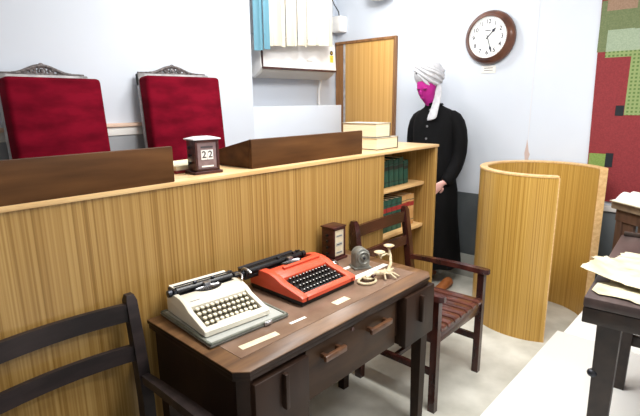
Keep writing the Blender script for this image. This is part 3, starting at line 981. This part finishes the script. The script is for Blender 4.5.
def armchair(loc, rz, wood, slat, label, top=0.885, bow=0.03):
    t = thing('armchair', loc, label, 'chair', rz)
    a = 0.24
    # rear legs run up into the back posts, leaning back
    for s in (-1, 1):
        pts = [(s * a, .205, 0), (s * a, .20, .25), (s * a, .20, .50), (s * a, .225, .70), (s * a, .25, top - .02), (s * a, .253, top)]
        q = MB()
        q.loft([[(px + u * wq, py + v * dq, pz) for u, v in ((-1, -1), (1, -1), (1, 1), (-1, 1))] for (px, py, pz), wq, dq in zip(pts, (.018, .02, .02, .019, .018, .012), (.02, .022, .022, .02, .018, .012))])
        q.build('back_post', wood, t, world=False, smooth=25)
        q = MB()
        q.loft([[(s * a + u * .0165, -.25 + v * .018, z) for u, v in ((-1, -1), (1, -1), (1, 1), (-1, 1))] for z in (0, .3, .585)])
        q.build('leg', wood, t, world=False, smooth=20)
        # armrest with rounded front end
        q = MB()
        ar = []
        for y, wq in ((.22, .016), (.1, .019), (-.1, .024), (-.23, .027), (-.275, .024), (-.29, .012)):
            z = .600 - .018 * max(0, (y - .0) / .22)
            ar.append([(s * a + u * wq, y, z + v * .0125) for u, v in ((-1, -1), (-.8, 1), (.8, 1), (1, -1))])
        q.loft(ar)
        q.build('armrest', wood, t, world=False, smooth=40)
    for zc, hh, yb in ((top - .058, .062, .243), (top - .198, .056, .222)):
        pts = [(-a + .012 + (2 * a - .024) * i / 12, yb + bow * (1 - (i / 6 - 1) ** 2), zc) for i in range(13)]
        q = MB()
        q.tube(pts, 0, flat=(.018, hh))
        q.build('back_rail', wood, t, world=False, smooth=30)
    q = MB().box(-a + .019, a - .019, -.262, -.24, .365, .425, .003).box(-a - .01, -a + .012, -.232, .18, .365, .425, .003).box(a - .012, a + .01, -.232, .18, .365, .425, .003).box(-a + .02, a - .02, .18, .205, .365, .425, .003)
    q.build('seat_frame', wood, t, world=False)
    for i in range(7):
        xx = -a + .012 + i * (2 * a - .024) / 7
        zf = [(-.272, .426), (-.262, .434), (-.1, .43), (.05, .427), (.18, .433)]
        pr = zf + [(y, z + .014) for y, z in reversed(zf)]
        MB().prism(pr, 'x', xx + .004, xx + .058, 0.002).build('seat_slat', slat, t, world=False)
    for s in (-1, 1):
        MB().box(s * a - .010, s * a + .010, -.235, .185, .19, .225, .003).build('stretcher', wood, t, world=False)
    MB().box(-a + .01, a - .01, -.03, -.008, .195, .22, .003).build('stretcher', wood, t, world=False)
    return t


armchair((2.105, 1.25, 0), 0, M['redchair'], M['slat'], 'reddish mahogany armchair with slatted seat at the right end of the desk', bow=0.008)
armchair((0.40, 1.235, 0), 0, M['darkchair'], M['darkchair'], 'dark armchair with curved back rails left of the desk, cut by the frame', bow=0.028, top=0.872)

# ------------------------------------------------------------------ typewriters


def typewriter(t, x0, yf, z0, W, D, cheek, hs, shell, key_m, well_m, key_r, pitch, ncol, nrow, carr, carr_m, dots, paper_m):
    """x0 left, yf front, z0 base (world); hs scales heights; carr=(dx0,dx1) carriage overhang"""
    S = lambda pts: [(yf + y * D / 0.26, z0 + z * hs) for y, z in pts]
    cheekp = S([(0, 0), (0, .020), (.006, .028), (.03, .036), (.10, .062), (.13, .084), (.16, .096), (.20, .098), (.225, .088), (.255, .07), (.26, .06), (.26, 0)])
    q = MB()
    q.prism(cheekp, 'x', x0, x0 + cheek, 0.005)
    q.prism(cheekp, 'x', x0 + W - cheek, x0 + W, 0.005)
    q.prism(S([(0, 0), (0, .020), (.006, .027), (.020, .030), (.026, .022), (.026, 0)]), 'x', x0 + cheek * .6, x0 + W - cheek * .6, 0.002)
    q.prism(S([(.118, .03), (.120, .070), (.13, .084), (.16, .0955), (.185, .097), (.195, .09), (.195, .03)]), 'x', x0 + cheek * .6, x0 + W - cheek * .6, 0.002)
    q.prism(S([(.235, 0), (.235, .07), (.26, .06), (.26, 0)]), 'x', x0 + cheek * .6, x0 + W - cheek * .6)
    q.build('housing', shell, t, smooth=35)
    # badge on the housing, tilted with the cover
    # keyboard: dark well with its keys
    kb = MB().prism(S([(.022, .004), (.022, .016), (.119, .052), (.119, .004)]), 'x', x0 + cheek * .7, x0 + W - cheek * .7).build('keyboard', well_m, t)
    yy0, yy1 = .038, .110
    base = None
    for r in range(nrow):
        fy = yy0 + (yy1 - yy0) * (r + .0) / (nrow - 1)
        fz = .016 + (fy - .022) / .097 * .036
        for c in range(ncol):
            xx = x0 + W / 2 + (c - (ncol - 1) / 2) * pitch + (0.25 * pitch if r % 2 else -0.2 * pitch) * .8
            wx = Vector((xx, yf + fy * D / .26, z0 + fz * hs + 0.004))
            if base is None:
                q = MB()
                q.cyl(key_r * .35, -.006, .003, 8, mi=0)
                q.lathe([(0, .002), (key_r * .9, .002), (key_r, .004), (key_r, .006), (key_r * .85, .0078), (0, .007)], 14, mi=0)
                if dots:
                    q.lathe([(0, .0079), (key_r * .32, .0079), (key_r * .32, .0083), (0, .0083)], 8, mi=1)
                base = q.build('key', [key_m, M['white']], None, world=False)
                o = base
            else:
                o = base.copy()
                C.objects.link(o)
            o.parent = kb
            off = Vector(t.location)
            o.location = wx - off
            o.rotation_euler = (R(14), 0, 0)
    fy = .0285
    MB().box(x0 + W * .24, x0 + W * .76, yf + .022 * D / .26, yf + .031 * D / .26, z0 + .020 * hs, z0 + .030 * hs, .002).build('space_bar', shell if not dots else key_m, t)
    # type basket: dark half-moon with steel type bars
    cx, cy, cz = x0 + W / 2, yf + .197 * D / .26, z0 + .0965 * hs
    q = MB()
    half = [(cx + .055 * math.cos(a), cy - .040 * math.sin(a)) for a in [PI * i / 14 for i in range(15)]]
    q.prism(half, 'z', cz - .012, cz + .0022, mi=0)
    for i in range(13):
        a = PI * (i + .5) / 13
        q.tube([(cx + .008 * math.cos(a), cy - .004 * math.sin(a), cz + .004), (cx + .046 * math.cos(a), cy - .033 * math.sin(a), cz + .0035)], .0014, 5, mi=1)
    q.box(cx - .012, cx + .012, cy - .006, cy + .01, cz, cz + .018, .001, mi=1)
    q.build('type_basket', [M['black'], M['steel']], t)
    # carriage: rails, platen, paper table, knobs, return lever
    yp = yf + .222 * D / .26
    zp = z0 + .098 * hs
    xa, xb = x0 + carr[0], x0 + W + carr[1]
    cg = MB().box(xa, xb, yp - .012, yp + .03, zp - .026, zp - .010, .003).box(xa, xa + .012, yp - .02, yp + .034, zp - .02, zp + .014, .004).box(xb - .012, xb, yp - .02, yp + .034, zp - .02, zp + .014, .004)
    cg.tube([(xa + .01, yp + .004, zp + .019), (xb - .01, yp + .004, zp + .019)], .003, 8)
    cg = cg.build('carriage', carr_m, t)
    MB().cyl(.0155, 0, xb - xa - .026, 24, TR(xa + .013, yp, zp, 0, 90)).build('platen', M['black'], cg)
    MB().prism([(yp + .016, zp - .004), (yp + .052, zp + .010), (yp + .053, zp + .006), (yp + .017, zp - .008)], 'x', xa + .014, xb - .014).build('paper_table', paper_m, cg)
    for xx, sg in ((xa, -1), (xb, 1)):
        MB().cyl(.013, 0, .016, 18, TR(xx, yp, zp, 0, sg * 90)).build('platen_knob', M['gunmetal'], cg)
    for xx in (x0 + W * .36, x0 + W * .64):
        MB().cyl(.006, 0, .012, 12, TR(xx - .006, yp - .004, zp + .019, 0, 90)).build('paper_roller', M['gunmetal'], cg)
    return cg


# cream portable in the lower half of its case
cs = thing('typewriter_case', (0.91, 1.34, 0.751), 'open grey-green case tray under the cream typewriter', 'case', -3)
xa, xb, ya, yb = 0.744, 1.060, 1.150, 1.490
q = MB().box(xa, xb, ya, yb, 0.752, 0.762, .003)
for a in ((xa, xb, ya, ya + .010), (xa, xb, yb - .010, yb), (xa, xa + .010, ya, yb), (xb - .010, xb, ya, yb)):
    q.box(a[0], a[1], a[2], a[3], 0.754, 0.768, .003)
q.build('tray', M['case'], cs)
MB().box(xa + .009, xb - .009, ya + .009, yb - .009, 0.762, 0.764).build('lining', M['caselin'], cs)
q = MB().box(0.952, 0.985, ya - .005, ya, 0.755, 0.770, .002).box(0.958, 0.979, ya - .008, ya - .004, 0.758, 0.767, .002)
q.build('clasp', M['steel'], cs)
MB().box(xa - .002, xb + .002, ya - .0015, yb + .0015, 0.7585, 0.7600).build('seam', M['steel'], cs)
t = thing('typewriter', (0.895, 1.33, 0.765), 'cream portable typewriter with cream keys sitting in its open case', 'typewriter', -5)
cg = typewriter(t, 0.758, 1.194, 0.7685, 0.256, 0.275, .020, 0.80, M['twcream'], M['keycream'], M['keyring'], .0072, .0188, 11, 4, (.004, .004), M['gunmetal'], False, M['twcream'])
MB().box(0.785, 0.82, 0, 0.002, 0, 0.007, mtx=TR(0, 1.3395, 0.8325, 50)).build('badge', M['navy'], t)
q = MB().tube([(1.012, 1.41, 0.856), (1.018, 1.39, 0.866), (1.016, 1.37, 0.862), (1.008, 1.36, 0.852)], .004, 8)
q.build('return_lever', M['steel'], cg)

t = thing('typewriter', (1.29, 1.34, 0.752), 'orange-red typewriter with black keys in the middle of the desk', 'typewriter')
MB().box(1.139, 1.451, 1.162, 1.465, 0.752, 0.772, .006).build('base', M['black'], t)
cg = typewriter(t, 1.136, 1.158, 0.771, 0.318, 0.305, .036, 0.72, M['orange'], M['keyblack'], M['black'], .0072, .0185, 12, 4, (-.068, -.06), M['black'], True, M['gunmetal'])
MB().box(1.21, 1.42, 0, 0.016, 0, 0.010, .003, mtx=TR(0, 1.333, 0.8375, 8)).build('paper_guide', M['orange'], t)
q = MB().tube([(1.064, 1.415, 0.858), (1.056, 1.395, 0.872), (1.054, 1.37, 0.872), (1.058, 1.355, 0.862)], .005, 8)
q.build('return_lever', M['steel'], cg)

# ------------------------------------------------------------------ small things on the desk
DZ = 0.7513


def slip(name, x0, x1, y0, y1, rz, label, cat='paper', m=None, group=None, th=0.0009):
    cx, cy = (x0 + x1) / 2, (y0 + y1) / 2
    a, b = (x1 - x0) / 2, (y1 - y0) / 2
    o = MB().box(-a, a, -b, b, 0, th).build(name, m or M['white'], None, world=False)
    o.location = (cx, cy, DZ)
    o.rotation_euler = (0, 0, R(rz))
    return tag(o, label, cat, group)


slip('paper_slip', 0.80, 0.945, 1.075, 1.102, -5, 'long cream label strip on the desk in front of the cream typewriter', m=M['cream'])
slip('paper_slip', 1.018, 1.09, 1.092, 1.104, -3, 'thin white paper slip on the desk between the two typewriters')
slip('paper_slip', 1.242, 1.32, 1.078, 1.110, 0, 'small cream card on the desk in front of the orange typewriter', 'card', m=M['cream'])
slip('paper_strip', 1.47, 1.735, 1.19, 1.218, 0, 'long white strip on the desk between sharpener and ornament', m=M['white'])
slip('paper_strip', 1.50, 1.61, 1.30, 1.32, -2, 'short white strip on the desk behind the grey sharpener', m=M['white'])

t = thing('pencil_sharpener', (1.625, 1.27, DZ), 'grey metal round-topped desk sharpener beside the white strip', 'sharpener', -28)
q = MB()
arch = [(-.034, 0), (-.036, .05)] + [(-.036 * math.cos(a), .06 + .036 * math.sin(a)) for a in [PI * i / 12 for i in range(13)]] + [(.036, .05), (.034, 0)]
q.prism(arch, 'y', -.03, .03, .006)
q.build('body', M['greym'], t, world=False)
MB().box(-.042, .042, -.036, .036, 0, .010, .003).build('base', M['greym'], t, world=False)
MB().lathe([(0, .010), (.012, .011), (.016, .004), (.022, .004), (.027, .010), (.031, .006), (.031, 0)], 28, TR(0, -.030, .056, 90)).build('face_ring', M['greym'], t, world=False)
MB().cyl(.006, 0, .016, 12, TR(0, -.03, .056, 90)).build('hub', M['gunmetal'], t, world=False)

t = thing('candle_ornament', (1.57, 1.12, DZ), 'ivory metal ornament with two small saucers on curved arms near the desk corner', 'ornament')
q = MB()
ring = [(1.50 + .042 * math.cos(a), 1.135 + .034 * math.sin(a), DZ + .006) for a in [2 * PI * i / 24 for i in range(25)]]
q.tube(ring, .006, 8)
ring = [(1.515 + .022 * math.cos(a), 1.14 + .02 * math.sin(a), DZ + .016) for a in [2 * PI * i / 20 for i in range(21)]]
q.tube(ring, .005, 8)
q.build('base_ring', M['ivory'], t)
q = MB()
q.tube([(1.50, 1.14, DZ + .018), (1.535, 1.13, DZ + .03), (1.575, 1.115, DZ + .026), (1.62, 1.11, DZ + .02), (1.655, 1.11, DZ + .022)], [.008, .012, .013, .010, .006], 10)
for k, (dx, dy) in enumerate(((.05, -.05), (.02, -.055), (-.02, -.03), (.07, .03))):
    q.tube([(1.585, 1.115, DZ + .022), (1.585 + dx * .6, 1.115 + dy * .6, DZ + .022), (1.585 + dx, 1.115 + dy, DZ + .005)], [.006, .005, .004], 8)
q.build('body', M['ivory'], t)
q = MB()
stem = [(1.62, 1.112, DZ + .024), (1.665, 1.13, DZ + .04), (1.69, 1.15, DZ + .07), (1.70, 1.165, DZ + .088), (1.704, 1.168, DZ + .098)]
q.tube(stem, [.008, .007, .006, .005, .004], 8)
q.tube([(1.69, 1.152, DZ + .068), (1.66, 1.15, DZ + .082), (1.63, 1.15, DZ + .082), (1.612, 1.148, DZ + .074), (1.602, 1.146, DZ + .098)], .004, 8)
q.build('branch', M['ivory'], t)
for (px, py, pz) in ((1.704, 1.168, DZ + .094), (1.602, 1.146, DZ + .093)):
    MB().lathe([(0, 0), (.006, 0), (.016, .008), (.024, .012), (.0245, .014), (.022, .0145), (.010, .010), (0, .009)], 24, TR(px, py, pz)).build('saucer', M['ivory'], t)
q = MB().ball(.008, TR(1.518, 1.118, DZ + .026)).tube([(1.51, 1.11, DZ + .03), (1.518, 1.118, DZ + .022), (1.53, 1.112, DZ + .03)], .003, 6)
q.build('dark_knob', M['mahog'], t)

t = thing('glass_paperweight', (1.552, 1.372, DZ), 'small clear glass dome paperweight in front of the desk calendar', 'paperweight')
MB().lathe([(0, 0), (.024, 0), (.026, .004), (.025, .014), (.019, .024), (.010, .029), (0, .030)], 24, TR(1.552, 1.372, DZ)).build('dome', M['domeglass'], t)
MB().cyl(.016, .001, .006, 20, TR(1.552, 1.372, DZ)).build('core', M['caselin'], t)

# ------------------------------------------------------------------ worn table on the platform, old papers on it
PZ = 0.18
tb = thing('worn_table', (1.604, 0.345, PZ), 'dark wooden table with worn top on the white platform, old papers on it', 'table', 4.4)
TH = 0.70
MB().box(0, 0.90, -0.62, 0, TH - .035, TH, .006).build('tabletop', [M['tabletop']], tb, world=False)
MB().box(0.001, 0.899, -0.619, -0.001, TH - .088, TH - .035, .003).build('apron', M['table'], tb, world=False)
MB().box(0.872, 0.90, -0.60, -0.01, TH, TH + .018, .004).build('end_ledge', M['table'], tb, world=False)
for lx, ly in ((0.075, -0.075), (0.78, -0.075), (0.075, -0.555), (0.78, -0.555)):
    MB().loft([[(lx + s * a, ly + u * a, z) for s, u in ((-1, -1), (1, -1), (1, 1), (-1, 1))] for z, a in ((0, .027), (TH - .087, .034))]).build('leg', M['table'], tb, world=False, smooth=20)
for ly in (-0.555,):
    MB().box(0.10, 0.755, ly - .012, ly + .012, .26, .31, .003).build('stretcher', M['table'], tb, world=False)
MB().box(0.768, 0.792, -0.53, -0.10, .22, .27, .003).build('stretcher', M['table'], tb, world=False)
MB().ball(.014, TR(0.05, -0.045, 0.42), sc=(1.2, 1.2, 1)).build('bolt', M['gunmetal'], tb, world=False)


def old_sheet(cx, cy, z, L, Wd, rz, seed, label, curl=0.0):
    """a torn, buckled sheet of brittle paper"""
    rnd = random.Random(seed)
    n, mm = 26, 18
    th = 0.0012
    bm = bmesh.new()
    lay = []
    ph = [rnd.uniform(0, 6) for _ in range(6)]

    off = Vector((seed * 3.7, seed * 1.3, 0))

    def edge(u, k):
        st = math.floor(u * 5 + ph[k])
        return 0.016 * math.sin(st * 2.7 + ph[k]) + rnd.uniform(-.004, .004)
    el = [edge(j / mm, 0) for j in range(mm + 1)]
    er = [edge(j / mm, 1) for j in range(mm + 1)]
    ef = [edge(i / n, 2) * .35 for i in range(n + 1)]
    eb = [edge(i / n, 3) * .35 for i in range(n + 1)]
    for side in (0, 1):
        g = []
        for i in range(n + 1):
            u = i / n
            row = []
            for j in range(mm + 1):
                v = j / mm
                px = -L / 2 + el[j] + u * (L + er[j] - el[j])
                py = -Wd / 2 + ef[i] + v * (Wd + eb[i] - ef[i])
                pz = 0.002 + 0.0012 * math.sin(7 * u + ph[4]) + 0.001 * math.sin(9 * v + 4 * u + ph[5])
                nv = mnoise.noise(Vector((px * 17, py * 17, 0)) + off)
                pz += 0.0025 * abs(nv) + 0.0012 * abs(mnoise.noise(Vector((px * 45, py * 30, 0)) + off))
                if curl and u < .3:
                    f = (0.3 - u) / .3
                    pz += curl * f * f * (0.4 + 0.6 * math.sin(PI * (0.15 + .7 * v)))
                row.append(bm.verts.new((px, py, max(pz, 0.0008) + side * th)))
            g.append(row)
        lay.append(g)
    for side in (0, 1):
        g = lay[side]
        for i in range(n):
            for j in range(mm):
                f = [g[i][j], g[i + 1][j], g[i + 1][j + 1], g[i][j + 1]]
                bm.faces.new(f if side else f[::-1])
    for i in range(n):
        for j in (0, mm):
            bm.faces.new([lay[0][i][j], lay[0][i + 1][j], lay[1][i + 1][j], lay[1][i][j]])
    for j in range(mm):
        for i in (0, n):
            bm.faces.new([lay[0][i][j], lay[0][i][j + 1], lay[1][i][j + 1], lay[1][i][j]])
    bmesh.ops.recalc_face_normals(bm, faces=bm.faces)
    q = MB()
    q.bm.free()
    q.bm = bm
    o = q.build('old_paper', M['old'], None, world=False, smooth=50)
    o.location = (cx, cy, z)
    o.rotation_euler = (0, 0, R(rz))
    return tag(o, label, 'paper', 'torn old papers on the worn table')


TZ = PZ + TH
old_sheet(1.895, 0.095, TZ + .0005, 0.46, 0.50, -90, 12, 'large torn yellowed sheet flat on the worn table, under the narrower sheets', 0.0)
old_sheet(2.09, 0.11, TZ + .0075, 0.45, 0.20, -86, 5, 'torn yellowed sheet farthest along the worn table on the large sheet', 0.0)
old_sheet(1.975, 0.125, TZ + .0135, 0.45, 0.16, -92, 9, 'torn yellowed sheet between the farthest sheet and the curled one', 0.006)
old_sheet(1.83, 0.155, TZ + .0195, 0.46, 0.20, -95, 21, 'torn yellowed sheet whose curled end overhangs the table edge', 0.030)

# ------------------------------------------------------------------ far desk with papers by the wall hanging
fd = thing('side_desk', (3.232, 0.608, PZ), 'brown wooden desk with slatted side near the patchwork hanging', 'desk', -35.4)
FH = 0.72
MB().prism([(0, 0), (0.5, 0), (0.5, -0.6), (0, -0.6)], 'z', FH - .05, FH, .006).build('tabletop', M['bevelt'], fd, world=False)
MB().box(0.02, 0.48, -0.58, -0.02, FH - .12, FH - .05).build('apron', M['brownt'], fd, world=False)
for yy in (-.10, -.22, -.34, -.46):
    MB().box(0.03, 0.05, yy - .045, yy + .045, .06, FH - .10, .002).build('side_slat', M['brownt'], fd, world=False)
MB().box(0.028, 0.052, -.56, -.04, .04, .10, .002).build('side_rail', M['brownt'], fd, world=False)
for lx, ly in ((.045, -.045), (.455, -.045), (.045, -.555), (.455, -.555)):
    MB().box(lx - .022, lx + .022, ly - .022, ly + .022, 0, FH - .10, .002).build('leg', M['brownt'], fd, world=False)

t = thing('open_register', (3.19, 0.39, PZ + FH), 'thick white paged register lying open on the far brown desk', 'book', -35.4)
MB().box(-.12, .12, -.24, .19, 0, .004, .001).build('cover', M['old'], t, world=False)
q = MB()
n = 14
for sd in (-1, 1):
    top = []
    for i in range(n + 1):
        u = i / n
        top.append((sd * (0.002 + u * .112), .008 + .045 * math.sin(PI * min(1, u * 1.15 + .12)) ** .8 * (1 - .45 * u) + .006 * (1 - u)))
    poly = [(sd * .002, .004)] + top + [(sd * .114, .004)]
    q.prism(poly, 'y', -.23, .18)
q.build('page_block', M['white'], t, world=False, smooth=50)
